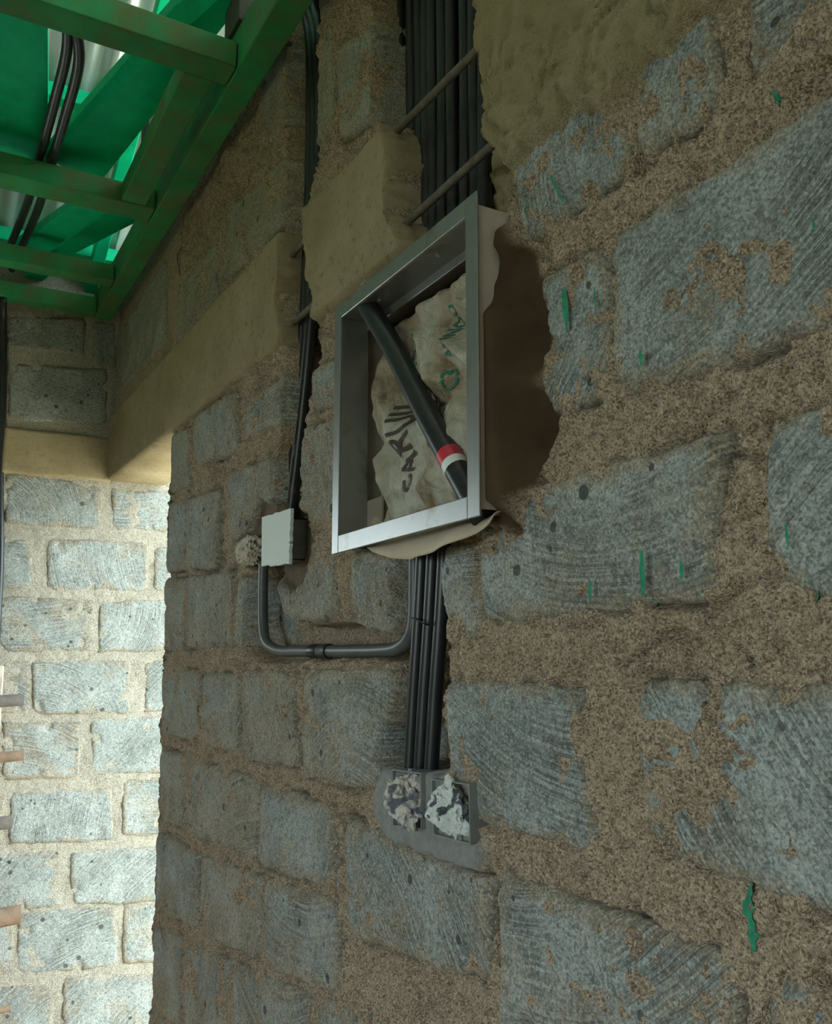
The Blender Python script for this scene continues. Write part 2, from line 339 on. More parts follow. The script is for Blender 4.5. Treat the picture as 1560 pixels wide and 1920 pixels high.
def mortar_p(X, Z):
    p = -.0025 + .012 * pn(X * 3.3, Z * 4.2, 7) + .008 * pn(X * 13, Z * 15, 8) + .007 * pn(X * 38, Z * 38, 9) + .0055 * pn(X * 85, Z * 85, 10) + .003 * pn(X * 150, Z * 150, 11)
    p -= .009 * sstep(.26, .45, pn(X * 52, Z * 52, 12)) + .006 * sstep(.3, .5, pn(X * 110, Z * 110, 13))
    p += .0075 * sstep(.08, .38, pn(X * 7.5, Z * 7.5, 14) + .45 * pn(X * 30, Z * 30, 15))      # smears over the stones
    p += .004 * sstep(-1.0, -.55, X)                                    # thicker daubed joints towards the near end
    r = np.abs(pn(X * 9, Z * 9, 21)); p -= .012 * (1 - sstep(0, .03, r)) * sstep(.0, .25, pn(X * 4, Z * 4, 22))
    (mud, smud), (sw, ssw), (cem, scem) = masks(X, Z)
    c = cut(X, Z)
    p = p - c - .004 * sstep(0, .02, c)
    # mud daubed round the metal box: a hollow with a mound against the box side
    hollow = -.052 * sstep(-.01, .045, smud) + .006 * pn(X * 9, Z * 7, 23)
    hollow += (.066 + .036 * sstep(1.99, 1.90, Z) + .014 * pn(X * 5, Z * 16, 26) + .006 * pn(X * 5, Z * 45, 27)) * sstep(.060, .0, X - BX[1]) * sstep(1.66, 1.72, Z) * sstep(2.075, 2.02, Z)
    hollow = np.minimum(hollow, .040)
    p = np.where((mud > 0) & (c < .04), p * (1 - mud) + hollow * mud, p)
    p = np.where((sw > 0) & (c < .03), p * (1 - sw) + (-.014 + .004 * pn(X * 20, Z * 20, 24)) * sw, p)
    p = np.where((cem > 0) & (c < .03), p * (1 - cem) + (.012 + .003 * pn(X * 25, Z * 25, 25)) * cem, p)
    p = np.where(box_sd(X, Z, BX[0] + .010, BX[1] - .006, BX[2] + .012, BX[3] - .014) > 0, -.085, p)
    # broken concrete edge of the ring beam spills below it at the near end
    return p, mud, sw, cem
def bilerp(Q, u, v):
    Q = np.asarray(Q)          # TL TR BR BL
    return (((1-u)*(1-v))[..., None] * Q[0] + (u*(1-v))[..., None] * Q[1] + (u*v)[..., None] * Q[2] + ((1-u)*v)[..., None] * Q[3])

def build_stone(Q, parent, s0, seed, res, mat, left=False, back=.05, relief=None):
    """a block of quarry stone as a relief face with rounded worn edges and sides running back into the wall"""
    Q = np.asarray(Q, float)
    wdt = .5 * (np.linalg.norm(Q[1]-Q[0]) + np.linalg.norm(Q[2]-Q[3])); hgt = .5 * (np.linalg.norm(Q[3]-Q[0]) + np.linalg.norm(Q[2]-Q[1]))
    nu = max(6, int(wdt / res)); nv = max(6, int(hgt / res))
    u, v = np.meshgrid(np.linspace(0, 1, nu + 1), np.linspace(0, 1, nv + 1))
    P = bilerp(Q, u, v); A = P[..., 0]; B = P[..., 1]
    e = np.minimum(np.minimum(u, 1 - u) * wdt, np.minimum(v, 1 - v) * hgt)
    cu = np.minimum(u, 1 - u) * wdt; cv = np.minimum(v, 1 - v) * hgt
    corner = np.where((cu < .03) & (cv < .03), .03 - np.hypot(.03 - cu, .03 - cv), e); e = np.minimum(e, corner)
    k = sstep(.05, 0, e)
    A2 = A + k * (.007 * pn(A * 14, B * 14, seed) + .003 * pn(A * 60, B * 60, seed + 1))
    B2 = B + k * (.007 * pn(A * 14, B * 14, seed + 2) + .003 * pn(A * 60, B * 60, seed + 3))
    en = e + .005 * pn(A * 40, B * 40, seed + 4)
    p = s0 * .5 - (.006 if left else .012) * sstep(.008, -.004, en)**1.5 + .0045 * pn(A * 7, B * 7, seed + 5) + .0018 * pn(A * 30, B * 30, seed + 6) + .0009 * pn(A * 110, B * 110, seed + 7)
    chip = pn(A * 18, B * 18, seed + 8); p -= .012 * sstep(.32, .5, chip) * sstep(.06, .01, e)
    if relief: p = p - relief(A2, B2)
    g = np.arange((nu+1)*(nv+1)).reshape(nv+1, nu+1)
    F = np.stack([g[:-1,:-1], g[1:,:-1], g[1:,1:], g[:-1,1:]], -1).reshape(-1, 4)
    V = np.stack([A2.ravel(), B2.ravel(), p.ravel()], -1)
    ring = np.concatenate([g[0,:-1], g[:-1,-1], g[-1,:0:-1], g[:0:-1,0]])
    S = V[ring].copy(); S[:, 2] = np.minimum(S[:, 2] - .012, -back); n = len(V); m = len(ring)
    V = np.vstack([V, S]); i = np.arange(m); j = (i + 1) % m
    F = np.vstack([F, np.stack([ring[i], ring[j], n + j, n + i], -1)])
    if left: W3 = np.stack([-3.38 + V[:,2], V[:,0], V[:,1]], -1)
    else: W3 = np.stack([V[:,0], -V[:,2], V[:,1]], -1)
    c = W3[: (nu+1)*(nv+1)].mean(0)
    o = mk('stone', W3, F, mat, parent, True, origin=c)
    ed = np.ones(len(W3), 'f4'); ed[:n] = sstep(.024, 0, e + .006 * pn(A * 50, B * 50, seed + 9)).ravel()
    if not left: ed[:n] += .62 * sstep(-.85, -1.5, A2).ravel() + .25 * sstep(2.0, 2.2, B2).ravel()      # far-end dust, with the weaker light there painted in; browner at the top      # mortar smeared over the rim
    o.data.attributes.new('edge', 'FLOAT', 'POINT').data.foreach_set('value', ed); return o

RS = random.Random(5)
SQ = [ # TL TR BR BL in the photograph, on the wall face, then how far the face stands proud
    ([(942,205),(1182,70),(1190,318),(985,468)], .010), ([(1198,80),(1345,-10),(1362,200),(1200,312)], .012), ([(1394,-60),(1660,-230),(1660,45),(1416,150)], .016),
    ([(1152,440),(1640,140),(1640,592),(1165,752)], .015), ([(1000,530),(1142,455),(1152,742),(1012,790)], .007),
    ([(905,935),(1362,812),(1352,1125),(908,1172)], .013), ([(1442,790),(1660,725),(1660,1160),(1446,1090)], .012),
    ([(840,1268),(1088,1292),(1128,1606),(850,1530)], .015), ([(1193,1270),(1660,1290),(1660,1760),(1222,1590)], .011),
    ([(938,1632),(1395,1795),(1400,2060),(942,1980)], .014), ([(1440,1800),(1680,1890),(1680,2130),(1440,2070)], .002),
    ([(307,1250),(378,1258),(374,1392),(306,1379)], .012), ([(381,1262),(450,1260),(450,1414),(381,1399)], .011), ([(459,1256),(558,1257),(557,1442),(458,1426)], .013),
    ([(571,1255),(742,1250),(738,1492),(573,1456)], .012), ([(303,1406),(346,1413),(345,1556),(302,1536)], .011), ([(350,1418),(485,1462),(485,1612),(350,1563)], .008),
    ([(488,1468),(630,1512),(633,1672),(488,1626)], .010), ([(650,1530),(920,1648),(928,1850),(655,1757)], .012), ([(297,1560),(374,1600),(374,1746),(293,1703)], .010),
    ([(380,1606),(490,1640),(490,1802),(380,1757)], .010), ([(496,1645),(635,1690),(640,1872),(496,1812)], .006), ([(292,1733),(344,1760),(344,1932),(288,1900)], .010),
    ([(350,1768),(432,1797),(432,2000),(350,1932)], .009), ([(440,1806),(585,1862),(590,2060),(440,1992)], .008), ([(600,1868),(925,1992),(935,2210),(600,2090)], .010),
    ([(313,1085),(350,1082),(347,1218),(310,1223)], .012), ([(352,1081),(437,1069),(437,1213),(350,1217)], .012), ([(446,1085),(500,1072),(498,1215),(444,1216)], .011),
    ([(519,1022),(632,1010),(632,1160),(519,1170)], .010), ([(660,1036),(792,1028),(792,1196),(662,1197)], .011), ([(818,1022),(900,1012),(905,1200),(818,1212)], .008),
    ([(318,944),(412,915),(412,1066),(315,1073)], .012), ([(430,886),(535,848),(535,1000),(430,1012)], .012), ([(322,815),(357,798),(357,916),(321,926)], .011),
    ([(366,780),(448,729),(448,846),(366,876)], .013), ([(464,750),(560,688),(560,790),(464,821)], .012), ([(562,806),(648,776),(648,970),(562,985)], .012),
    ([(586,690),(660,660),(660,750),(586,775)], .008),
    ([(488,155),(570,45),(570,205),(488,275)], .006), ([(428,392),(560,275),(560,400),(418,532)], .007), ([(334,540),(408,450),(406,560),(334,652)], .007), ([(222,628),(312,478),(312,640),(222,738)], .006),
    ([(632,95),(722,10),(722,215),(636,268)], .006), ([(586,-40),(626,-120),(626,240),(590,300)], .004),
]

# ---- wall_right
xs = [-2.47]
while xs[-1] < .95: xs.append(xs[-1] + (.0032 + .0014 * abs(min(xs[-1], -.3) + .3) if xs[-1] < -.25 else .012))
zs = [0.0]
while zs[-1] < WTOP: zs.append(zs[-1] + (.02 if zs[-1] < .45 else .008 if zs[-1] < 1.0 else .0042 if zs[-1] < 2.25 else .007))
xs = np.array(xs); zs = np.array(zs); GX, GZ = np.meshgrid(xs, zs)
GP, mud, sw, cem = mortar_p(GX, GZ)
rim = np.full(GX.shape, 1.0)
for q, _ in SQ:
    P = wp(q); lo = P.min(0) - .03; hi = P.max(0) + .03
    k = (GX > lo[0]) & (GX < hi[0]) & (GZ > lo[1]) & (GZ < hi[1])
    if k.any(): rim[k] = np.minimum(rim[k], np.abs(sdpoly(GX[k] + .006 * pn(GX[k] * 25, GZ[k] * 25, 91), GZ[k] + .006 * pn(GX[k] * 25, GZ[k] * 25, 92), P)))
gap = sstep(.02, .22, pn(GX * 7, GZ * 7, 93) + .5 * pn(GX * 25, GZ * 25, 94))
GP = GP - .020 * gap * sstep(.0065, .001, rim) * (1 - mud) * (1 - sw) * (1 - cem)
spill = sstep(-.05, .0, GZ - (LINT0 + .02 + .02 * pn(GX * 6, GZ * 2, 31) + .012 * pn(GX * 24, GZ * 24, 32) - .03 * sstep(.06, 0, np.abs(GX + .62)))) * sstep(-.93, -.88, GX)
GP = GP + .020 * spill * sstep(.4, .8, spill + .5 * pn(GX * 20, GZ * 20, 33))
jx = JAMB + .012 * pn(GZ * 12, GZ * 3, 34)
GXd = np.where(GX < jx, jx, GX)
g = np.arange(GX.size).reshape(GX.shape)
F = np.stack([g[:-1,:-1], g[:-1,1:], g[1:,1:], g[1:,:-1]], -1).reshape(-1, 4)
V = np.stack([GXd.ravel(), -GP.ravel(), GZ.ravel()], -1)
n = len(V)                                            # the body of the wall behind the face
def boxvf(a, b, n):
    mb = MB().box(a, b); return np.array(mb.v), np.array(mb.f) + n
b1, f1 = boxvf((JAMB + .01, .10, 0), (3.2, .20, WTOP), n)
V2 = np.vstack([V, b1]); F2 = np.vstack([F, f1])
# reveal and top strips that close the gap between face and body
n2 = len(V2)
b2, f2 = boxvf((JAMB + .004, .02, 0), (JAMB + .03, .20, WTOP), n2); V2 = np.vstack([V2, b2]); F2 = np.vstack([F2, f2])
b3, f3 = boxvf((JAMB + .004, .02, WTOP - .02), (.95, .2, WTOP + .004), len(V2)); V2 = np.vstack([V2, b3]); F2 = np.vstack([F2, f3])
b4, f4 = boxvf((.93, 0, 0), (3.2, .15, WTOP), len(V2)); V2 = np.vstack([V2, b4]); F2 = np.vstack([F2, f4])
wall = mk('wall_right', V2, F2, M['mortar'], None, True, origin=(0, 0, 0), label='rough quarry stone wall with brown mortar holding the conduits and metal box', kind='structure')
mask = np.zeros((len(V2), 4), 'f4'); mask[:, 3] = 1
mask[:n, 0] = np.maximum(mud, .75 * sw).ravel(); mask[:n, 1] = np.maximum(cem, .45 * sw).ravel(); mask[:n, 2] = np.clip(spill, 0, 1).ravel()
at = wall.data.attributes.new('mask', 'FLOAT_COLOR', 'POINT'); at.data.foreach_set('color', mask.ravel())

def cutm(A, B):
    c = cut(A, B); (mm, sm), (s2, _), (c3, s3) = masks(A, B)
    c = np.where(box_sd(A, B, BX[0] + .004, BX[1], BX[2] + .006, BX[3] - .006) > 0, .095, c)
    return np.maximum(c, .060 * mm) + .03 * s2 + .012 * sstep(-.006, .004, s3)
for i, (q, s0) in enumerate(SQ):
    Q = wp(q); d = abs(Q[:, 0].mean())
    build_stone(Q, wall, s0, 40 + i * 9, .0038 + .0022 * max(0, d - .7), M['stone'], relief=cutm, back=.03 if Q[:,0].min() > JAMB + .05 else .19)
for zi, (z0, z1) in enumerate([(1.785, 1.955), (1.565, 1.73), (1.325, 1.505), (1.09, 1.28)]):      # the courses go on behind the camera
    x = -.20 - .1 * (zi % 2)
    x0 = [-.115, -.10, -.03, -.35][zi]
    while x0 < .9:
        L = .34 + .08 * RS.random(); build_stone([(x0, z1), (x0 + L, z1), (x0 + L, z0), (x0, z0)], wall, .011, 700 + zi * 30 + int(x0 * 20), .012, M['stone']); x0 += L + .035
for zi, (z0, z1) in enumerate([(.86, 1.06), (.63, .83), (.41, .60), (.19, .38)]):
    x0 = [-.84, -.95, JAMB, JAMB][zi]
    while x0 < .6:
        L = .30 + .1 * RS.random()
        if not (zi == 1 and x0 < -1.0): build_stone([(x0, z1), (x0 + L, z1), (x0 + L, z0), (x0, z0)], wall, .010, 900 + zi * 30 + int((x0 + 3) * 20), .012, M['stone'], relief=cutm)
        x0 += L + .03

# ring beam: the lintel over the doorway runs on along the whole wall
lx = np.concatenate([np.arange(-3.38, -1.75, .009), np.arange(-1.75, -.85, .0045), np.arange(-.85, .95, .006)]); nz = 60
lu = np.linspace(0, 1, nz + 1); LXg, LU = np.meshgrid(lx, lu)
zb = LINT0 + .004 * pn(LXg * 6, LXg * 0 + .5, 41) + .02 * sstep(-.95, -.88, LXg); zt = LINT1 + .012 * pn(LXg * 4, LXg * 0 + 3.5, 42) - .02 * sstep(-1.7, -1.1, LXg)
LZ = zb + (zt - zb) * LU
c = cut(LXg, LZ, 2.2)
lp = .012 + .004 * pn(LXg * 5, LZ * 5, 43) + .0022 * pn(LXg * 26, LZ * 26, 44) + .0012 * pn(LXg * 90, LZ * 90, 45)
lp -= .016 * sstep(.012, 0, np.minimum(LZ - zb, zt - LZ))**2
lp = lp - c + .022 * sstep(.01, .04, c) * (pn(LXg * 40, LZ * 45, 46) + .4 * pn(LXg * 90, LZ * 110, 47))
g = np.arange(LXg.size).reshape(LXg.shape)
F = np.stack([g[:-1,:-1], g[:-1,1:], g[1:,1:], g[1:,:-1]], -1).reshape(-1, 4)
V = np.stack([LXg.ravel(), -lp.ravel(), LZ.ravel()], -1); nn = len(V)
bt = V[g[0]].copy(); bt[:, 1] = .2; tp = V[g[-1]].copy(); tp[:, 1] = .2; V = np.vstack([V, bt, tp]); m = len(lx); i = np.arange(m - 1)
F = np.vstack([F, np.stack([nn + i, nn + i + 1, g[0][i+1], g[0][i]], -1), np.stack([g[-1][i], g[-1][i+1], nn + m + i + 1, nn + m + i], -1), np.stack([nn + i + 1, nn + i, nn + m + i, nn + m + i + 1], -1)])
mk('ring_beam', V, F, M['concrete'], wall, True, label='smooth tan concrete ring beam running over the doorway')
# stonework over the doorway, above the ring beam
mk('wall_core', *(lambda mb: (mb.v, mb.f))(MB().box((-3.38, .004, LINT1 - .02), (JAMB + .05, .19, WTOP))), M['mortar'], wall, False)

for (a, b) in (((742,248),(916,72)), ((748,432),(934,262))):
    A = W(*a, .018); B = W(*b, .018); d = (B - A); MB().tube([A - d * .12, A + d * .3, A + d * .7, B + d * .12], .0062, 10).build('rebar', M['rebar'], wall, True)
for (a, b) in (((545,482),(583,440)), ((556,600),(588,572))):
    A = W(*a, .018); B = W(*b, .018); d = (B - A); MB().tube([A - d * .2, A + d * .5, B + d * .3], .0062, 10).build('rebar', M['rebar'], wall, True)

# ------------------------------------------------------------------ left wall (plane X = -3.38)
def lp2(pts): return np.array([LX(x, y)[[1, 2]] for x, y in pts])
LCH = lp2([(-70,560),(13,585),(13,700),(9,780),(2,860),(3,1000),(2,1110),(-70,1110)])
def lcut(Y, Z):
    r = sdpoly(Y, Z, LCH) + .006 * pn(Y * 30, Z * 30, 51); return .05 * sstep(0, .012, r)
LWO = (-1.9, -1.0, 1.6, 2.1)                       # window opening in the left wall, out of the picture
ys = np.concatenate([np.arange(-4.2, -.5, .05), np.arange(-.5, .7, .007), [.7]]); zl = np.concatenate([np.arange(0, .4, .03), np.arange(.4, 2.7, .007), np.arange(2.7, WTOP + .001, .02)])
LY, LZ = np.meshgrid(ys, zl)
mp = .002 + .006 * pn(LY * 5, LZ * 6, 52) + .004 * pn(LY * 22, LZ * 22, 53) + .002 * pn(LY * 70, LZ * 70, 54) - lcut(LY, LZ)
g = np.arange(LY.size).reshape(LY.shape); F = np.stack([g[:-1,:-1], g[:-1,1:], g[1:,1:], g[1:,:-1]], -1).reshape(-1, 4)
V = np.stack([-3.38 + mp.ravel(), LY.ravel(), LZ.ravel()], -1)
fc = V[F].mean(1); F = F[~((fc[:,1] > LWO[0]) & (fc[:,1] < LWO[1]) & (fc[:,2] > LWO[2]) & (fc[:,2] < LWO[3]))]
bb, ff = boxvf((-3.58, LWO[1], 0), (-3.45, .7, WTOP), len(V))
b5, f5 = boxvf((-3.5, .69, 0), (-3.385, .7, WTOP), len(V) + 8)
for (a_, b_) in (((-3.58, -4.2, 0), (-3.45, LWO[0], WTOP)), ((-3.58, LWO[0], 0), (-3.45, LWO[1], LWO[2])), ((-3.58, LWO[0], LWO[3]), (-3.45, LWO[1], WTOP))):
    q, r = boxvf(a_, b_, len(V) + 8 + len(b5)); b5 = np.vstack([b5, q]); f5 = np.vstack([f5, r])
wl = mk('wall_left', np.vstack([V, bb, b5]), np.vstack([F, ff, f5]), M['mortar_pale'], None, True, origin=(-3.38, 0, 0), label='sunlit pale stone wall beyond the doorway at left', kind='structure')
LQ = [
    [(18,596),(156,600),(156,662),(18,650)], [(174,606),(216,608),(216,686),(174,678)], [(22,686),(196,698),(196,790),(22,784)],
    [(14,888),(184,914),(182,986),(12,980)], [(211,918),(360,926),(360,996),(214,990)],
    [(-40,1010),(56,1014),(56,1098),(-40,1100)], [(92,1014),(273,1022),(272,1106),(92,1102)], [(291,1028),(420,1030),(420,1106),(291,1106)],
    [(-60,1122),(172,1127),(167,1217),(-60,1219)], [(192,1133),(420,1125),(420,1215),(190,1218)],
    [(-60,1245),(57,1240),(55,1331),(-60,1336)], [(65,1241),(240,1244),(239,1334),(65,1333)], [(274,1242),(420,1240),(420,1328),(274,1331)],
    [(-70,1362),(-10,1361),(-10,1456),(-70,1458)], [(6,1360),(148,1359),(145,1453),(8,1457)], [(177,1351),(420,1345),(420,1440),(177,1446)],
    [(-60,1494),(8,1492),(6,1578),(-60,1580)], [(23,1490),(206,1482),(208,1571),(21,1578)], [(234,1465),(420,1455),(420,1555),(235,1563)],
    [(-60,1606),(110,1600),(102,1697),(-60,1707)], [(137,1600),(420,1582),(420,1676),(144,1692)],
    [(-60,1725),(24,1720),(24,1826),(-60,1832)], [(37,1715),(211,1705),(216,1806),(37,1823)], [(235,1700),(420,1685),(420,1790),(235,1801)],
    [(-60,1855),(95,1845),(95,1945),(-60,1955)], [(125,1836),(420,1815),(420,1925),(125,1940)], [(-60,1985),(200,1965),(200,2090),(-60,2100)],
]
for i, q in enumerate(LQ):
    Q = lp2(q); c_ = Q.mean(0); Q = c_ + (Q - c_) * np.array((1.05, 1.10)); Q[:, 0] = np.where(Q[:, 0] > .2, .4, Q[:, 0])
    build_stone(Q, wl, .010 + .004 * RS.random(), 1300 + i * 9, .0075, M['stone_left'], left=True, relief=lcut)
jz = [1.55 + (v - 1.55) * 1.063 for v in (2.126, 1.928, 1.705, 1.474, 1.28, 1.086, .874, .658, .45)] + [.17]
rows = [(b_ + .018, a_ - .018, -.50) for a_, b_ in zip(jz, jz[1:])] + [(2.34, 2.50, -.45), (2.54, 2.70, -.45)]
for i, (za, zb_, y1) in enumerate(rows):
    while y1 > -1.75:
        L = .30 + .12 * RS.random()
        if not (zb_ > LWO[2] - .01 and za < LWO[3] and y1 - L < LWO[1] + .01): build_stone([(y1 - L, zb_), (y1, zb_), (y1, za), (y1 - L, za)], wl, .012, 1600 + i * 40 + int(-y1 * 10), .014, M['stone_left'], left=True)
        y1 -= L + .03
Q0 = lp2([(-10,790),(214,812),(214,900),(-10,862)])
yy = np.linspace(-.9, .0, 90); uu = np.linspace(0, 1, 30); YY, UU = np.meshgrid(yy, uu); ZZ = 2.115 + .185 * UU + .004 * pn(YY * 7, YY * 0, 60)
bp = .014 + .004 * pn(YY * 8, ZZ * 8, 61) - .02 * sstep(.1, 0, np.minimum(UU, 1 - UU))**2 - lcut(YY, ZZ)
g = np.arange(YY.size).reshape(YY.shape); F = np.stack([g[:-1,:-1], g[:-1,1:], g[1:,1:], g[1:,:-1]], -1).reshape(-1, 4)
V = np.stack([-3.38 + bp.ravel(), YY.ravel(), ZZ.ravel()], -1); nn = len(V); r0 = V[g[0]].copy(); r0[:,0] = -3.42; r1 = V[g[-1]].copy(); r1[:,0] = -3.42
m = len(yy); i = np.arange(m - 1); V = np.vstack([V, r0, r1])
F = np.vstack([F, np.stack([nn+i, nn+i+1, g[0][i+1], g[0][i]], -1), np.stack([g[-1][i], g[-1][i+1], nn+m+i+1, nn+m+i], -1)])
mk('lintel_band', V, F, M['concrete'], wl, True, label='tan concrete band above the bright stones')

# ------------------------------------------------------------------ the rest of the room: floor, far walls with their openings, ground outside
MB().box((-3.6, -3.4, -.12), (3.4, .2, 0)).build('floor', M['floor'], None, label='dusty earth floor of the unfinished room', kind='structure')
MB().box((-14, .2, -.2), (12, 16, -.06)).build('floor', M['ground'], None, label='sunlit bare earth outside the doorway', kind='structure')
MB().box((-14, -16, -.2), (12, -3.4, -.06)).build('floor', M['grass'], None, label='unseen grassy ground behind the camera, added for its green bounce', kind='structure')  # out of view, added so the upper wall gets a dim green bounce
OW = (-.6, 1.2, .85, 2.0); OY = -3.2                                 # wall opposite, with a window opening
mb = MB(); mb.box((-3.6, OY-.2, 0), (OW[0], OY, 2.9)).box((OW[1], OY-.2, 0), (3.4, OY, 2.9)).box((OW[0], OY-.2, 0), (OW[1], OY, OW[2])).box((OW[0], OY-.2, OW[3]), (OW[1], OY, 2.9))
mb.add([(-3.6, OY-.2, 2.9), (3.4, OY-.2, 2.9), (-.2, OY-.2, 4.3), (-3.6, OY, 2.9), (3.4, OY, 2.9), (-.2, OY, 4.3)], [(0,1,2), (5,4,3), (0,3,4,1), (1,4,5,2), (2,5,3,0)])  # unseen gable, added to cut the daylight under the roof
mb.build('wall_front', M['concrete'], None, label='plain wall behind the camera with a window opening', kind='structure')
MB().box((3.2, OY, 0), (3.4, .2, 2.9)).build('wall_back', M['concrete'], None, label='plain end wall behind the camera', kind='structure')
portal(((OW[0]+OW[1])/2, OY-.1, (OW[2]+OW[3])/2), (0, 1, 0), OW[1]-OW[0], OW[3]-OW[2])
portal((-3.5, (LWO[0]+LWO[1])/2, (LWO[2]+LWO[3])/2), (1, 0, 0), LWO[1]-LWO[0], LWO[3]-LWO[2])
portal(((-3.38+JAMB)/2, .22, 1.06), (0, -1, 0), -3.38*-1+JAMB, 2.1)

# ------------------------------------------------------------------ roof: sheets and green timbers
SL = .44; EZ = 2.95                                    # sheets rise from the eave over the left wall
def rz(X): return EZ + SL * (X + 3.45)
RIDGE = -.2
def sheet(y0, y1, x0, x1, flip=False):
    yy = np.arange(y0, y1 + .001, .0125); ph = (yy / .076) * 2 * math.pi
    dz = .009 * np.cos(ph); n = len(yy); V = []
    for X in (x0, x1):
        zz = rz(X) if not flip else rz(RIDGE) - SL * (X - RIDGE)
        V += [(X, y, zz + d) for y, d in zip(yy, dz)]
    V = np.array(V); F = np.array([(i, i+1, n+i+1, n+i) for i in range(n-1)])
    return V, F
roof = empty('ceiling', (-1.7, -1.5, 3.6), label='silver corrugated iron roof sheets over green timbers', kind='structure')
k = 0; y = -4.6
while y < .75:
    for (a, b, fl) in ((-3.95, RIDGE, False), (RIDGE, 3.9, True)):
        V, F = sheet(y, y + .80, a, b, fl); V[:, 2] += .0035 * (k % 2); mk('roof_sheet', V, F, M['sheet'], roof, True)
    y += .76; k += 1
def timber(name, label, group, a, b, w, h, bev=.003, **kk):
    return MB().plank(a, b, w, h, **kk).build(name, M['green'], None, bevel=bev, label=label, cat='beam', group=group)
ZJ = 2.75
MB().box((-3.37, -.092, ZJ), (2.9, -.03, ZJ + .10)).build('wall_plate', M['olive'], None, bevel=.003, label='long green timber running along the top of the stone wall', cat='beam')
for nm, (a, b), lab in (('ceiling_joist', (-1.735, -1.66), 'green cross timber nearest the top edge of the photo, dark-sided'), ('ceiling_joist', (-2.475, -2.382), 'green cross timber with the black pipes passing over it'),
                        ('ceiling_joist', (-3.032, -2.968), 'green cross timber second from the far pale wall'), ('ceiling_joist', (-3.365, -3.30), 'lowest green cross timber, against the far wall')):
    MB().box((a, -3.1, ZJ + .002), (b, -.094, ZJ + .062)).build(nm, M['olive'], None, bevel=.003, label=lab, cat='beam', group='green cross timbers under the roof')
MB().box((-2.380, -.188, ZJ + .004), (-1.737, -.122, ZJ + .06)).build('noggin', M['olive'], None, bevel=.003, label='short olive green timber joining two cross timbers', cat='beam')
# wide planks lying over the cross timbers
def flatplank(label, pts, z0, z1, h=.03, w=None):
    """pts: right-edge near, right-edge far, left-edge far, left-edge near, each on its own height"""
    P = [HZ(*pts[0], z0), HZ(*pts[1], z1), HZ(*pts[2], z1), HZ(*pts[3], z0)]
    d = P[0] - P[1]; d2 = P[3] - P[2]
    P = [P[0] + d * .35, P[1], P[2], P[3] + d2 * .35]
    mb = MB(); mb.hexa([*P, *[p + np.array((0, 0, h)) for p in P]])
    return mb.build('roof_plank', M['green'], None, bevel=.002, label=label, cat='plank', group='wide green planks under the roof')
flatplank('broad green plank slanting up behind the short olive timber', [(443,20),(180,353),(82,291),(254,95)], 2.93, 2.86)
flatplank('broadest green plank at the top left corner', [(90,10),(90,322),(-120,290),(-190,10)], 2.93, 2.86)
flatplank('dark green plank beyond the cross timber under the pipes', [(184,403),(60,498),(20,468),(131,390)], 2.84, 2.90)
flatplank('bright green plank between two far cross timbers', [(240,425),(100,496),(79,486),(190,405)], 2.93, 2.93)
flatplank('far green plank above the lowest cross timber', [(90,520),(35,560),(15,545),(60,510)], 2.86, 2.88)
# purlins and rafters right under the sheets
for X, lab in ((-2.73, 'green purlin crossing under the silver sheet near the black pipes'), (-3.3, 'green purlin under the silver sheet beside the far wall'), (-1.5, 'green purlin under the roof sheet above the metal box')):
    timber('purlin', lab, 'purlins under the roof sheets', (X, -4.3, rz(X) - .062), (X, .55, rz(X) - .062), .05, .05)
for Y, lab in ((-.108, 'green rafter under the sheet close to the stone wall'), (-.75, 'green rafter under the sheet further from the stone wall'), (-1.9, 'green rafter under the sheet in the middle of the room')):
    X0, X1 = -3.6, RIDGE; timber('rafter', lab, 'rafters under the roof sheets', (X0, Y, rz(X0) - .13), (X1, Y, rz(X1) - .13), .045, .05)
MB().box((-2.60, -.10, ZJ + .10), (-2.50, -.035, rz(-2.55) - .14)).build('roof_block', M['timber_dark'], None, bevel=.003, label='small dark timber block on the wall plate', cat='block')
MB().box((-1.74, -.10, ZJ + .10), (-1.64, -.035, ZJ + .24)).build('roof_block', M['timber_dark'], None, bevel=.003, label='dark timber block on the wall plate near the top edge', cat='block')

# ------------------------------------------------------------------ conduits
def conduit(name, label, group, pts, r=.0105, n=6, cat='conduit', mat='black'):
    return MB().tube(spline(pts, n), r, 14).build(name, M[mat], None, True, label=label, cat=cat, group=group)
ords = ['first', 'second', 'third', 'fourth', 'fifth', 'sixth', 'seventh', 'eighth', 'ninth', 'last']
xa = W(752, 200, .058)[0]; xb = W(905, 200, .058)[0]; NC = 10
for i in range(NC):
    X = xa + (xb - xa) * i / (NC - 1); j = RS.uniform(-.004, .004); yy = .060 + RS.uniform(-.004, .004)
    conduit('conduit', f'black conduit above the metal frame, {ords[i]} from the left in the wide chase', 'black conduits in the wide chase',
            [(X + j, yy, 3.02), (X, yy, 2.7), (X - j, yy + .002, 2.4), (X + j * .6, yy, 2.2), (X, yy - .002, 2.02)], r=.0112)
for i in range(3):
    dx = .0225 * (i - 1); P = [(560,-90),(580,10),(590,90),(589,300),(584,450),(577,600),(560,780),(541,940),(536,985)]
    pts = [W(*q, .040) + np.array((dx, 0, 0)) for q in P]
    conduit('conduit', f'thin black conduit dropping to the white switch cover, {["left", "middle", "right"][i]} of three', 'black conduits above the white cover', pts)
U = [(494,1058),(493,1120),(494,1178),(501,1206),(524,1220),(560,1221),(640,1221),(725,1219),(757,1209),(773,1185),(778,1150),(779,1090),(779,1000)]
ue = empty('conduit', tuple(W(640, 1221, .012)), label='U-shaped grey-black conduit looping from the white cover to the metal box', cat='conduit')
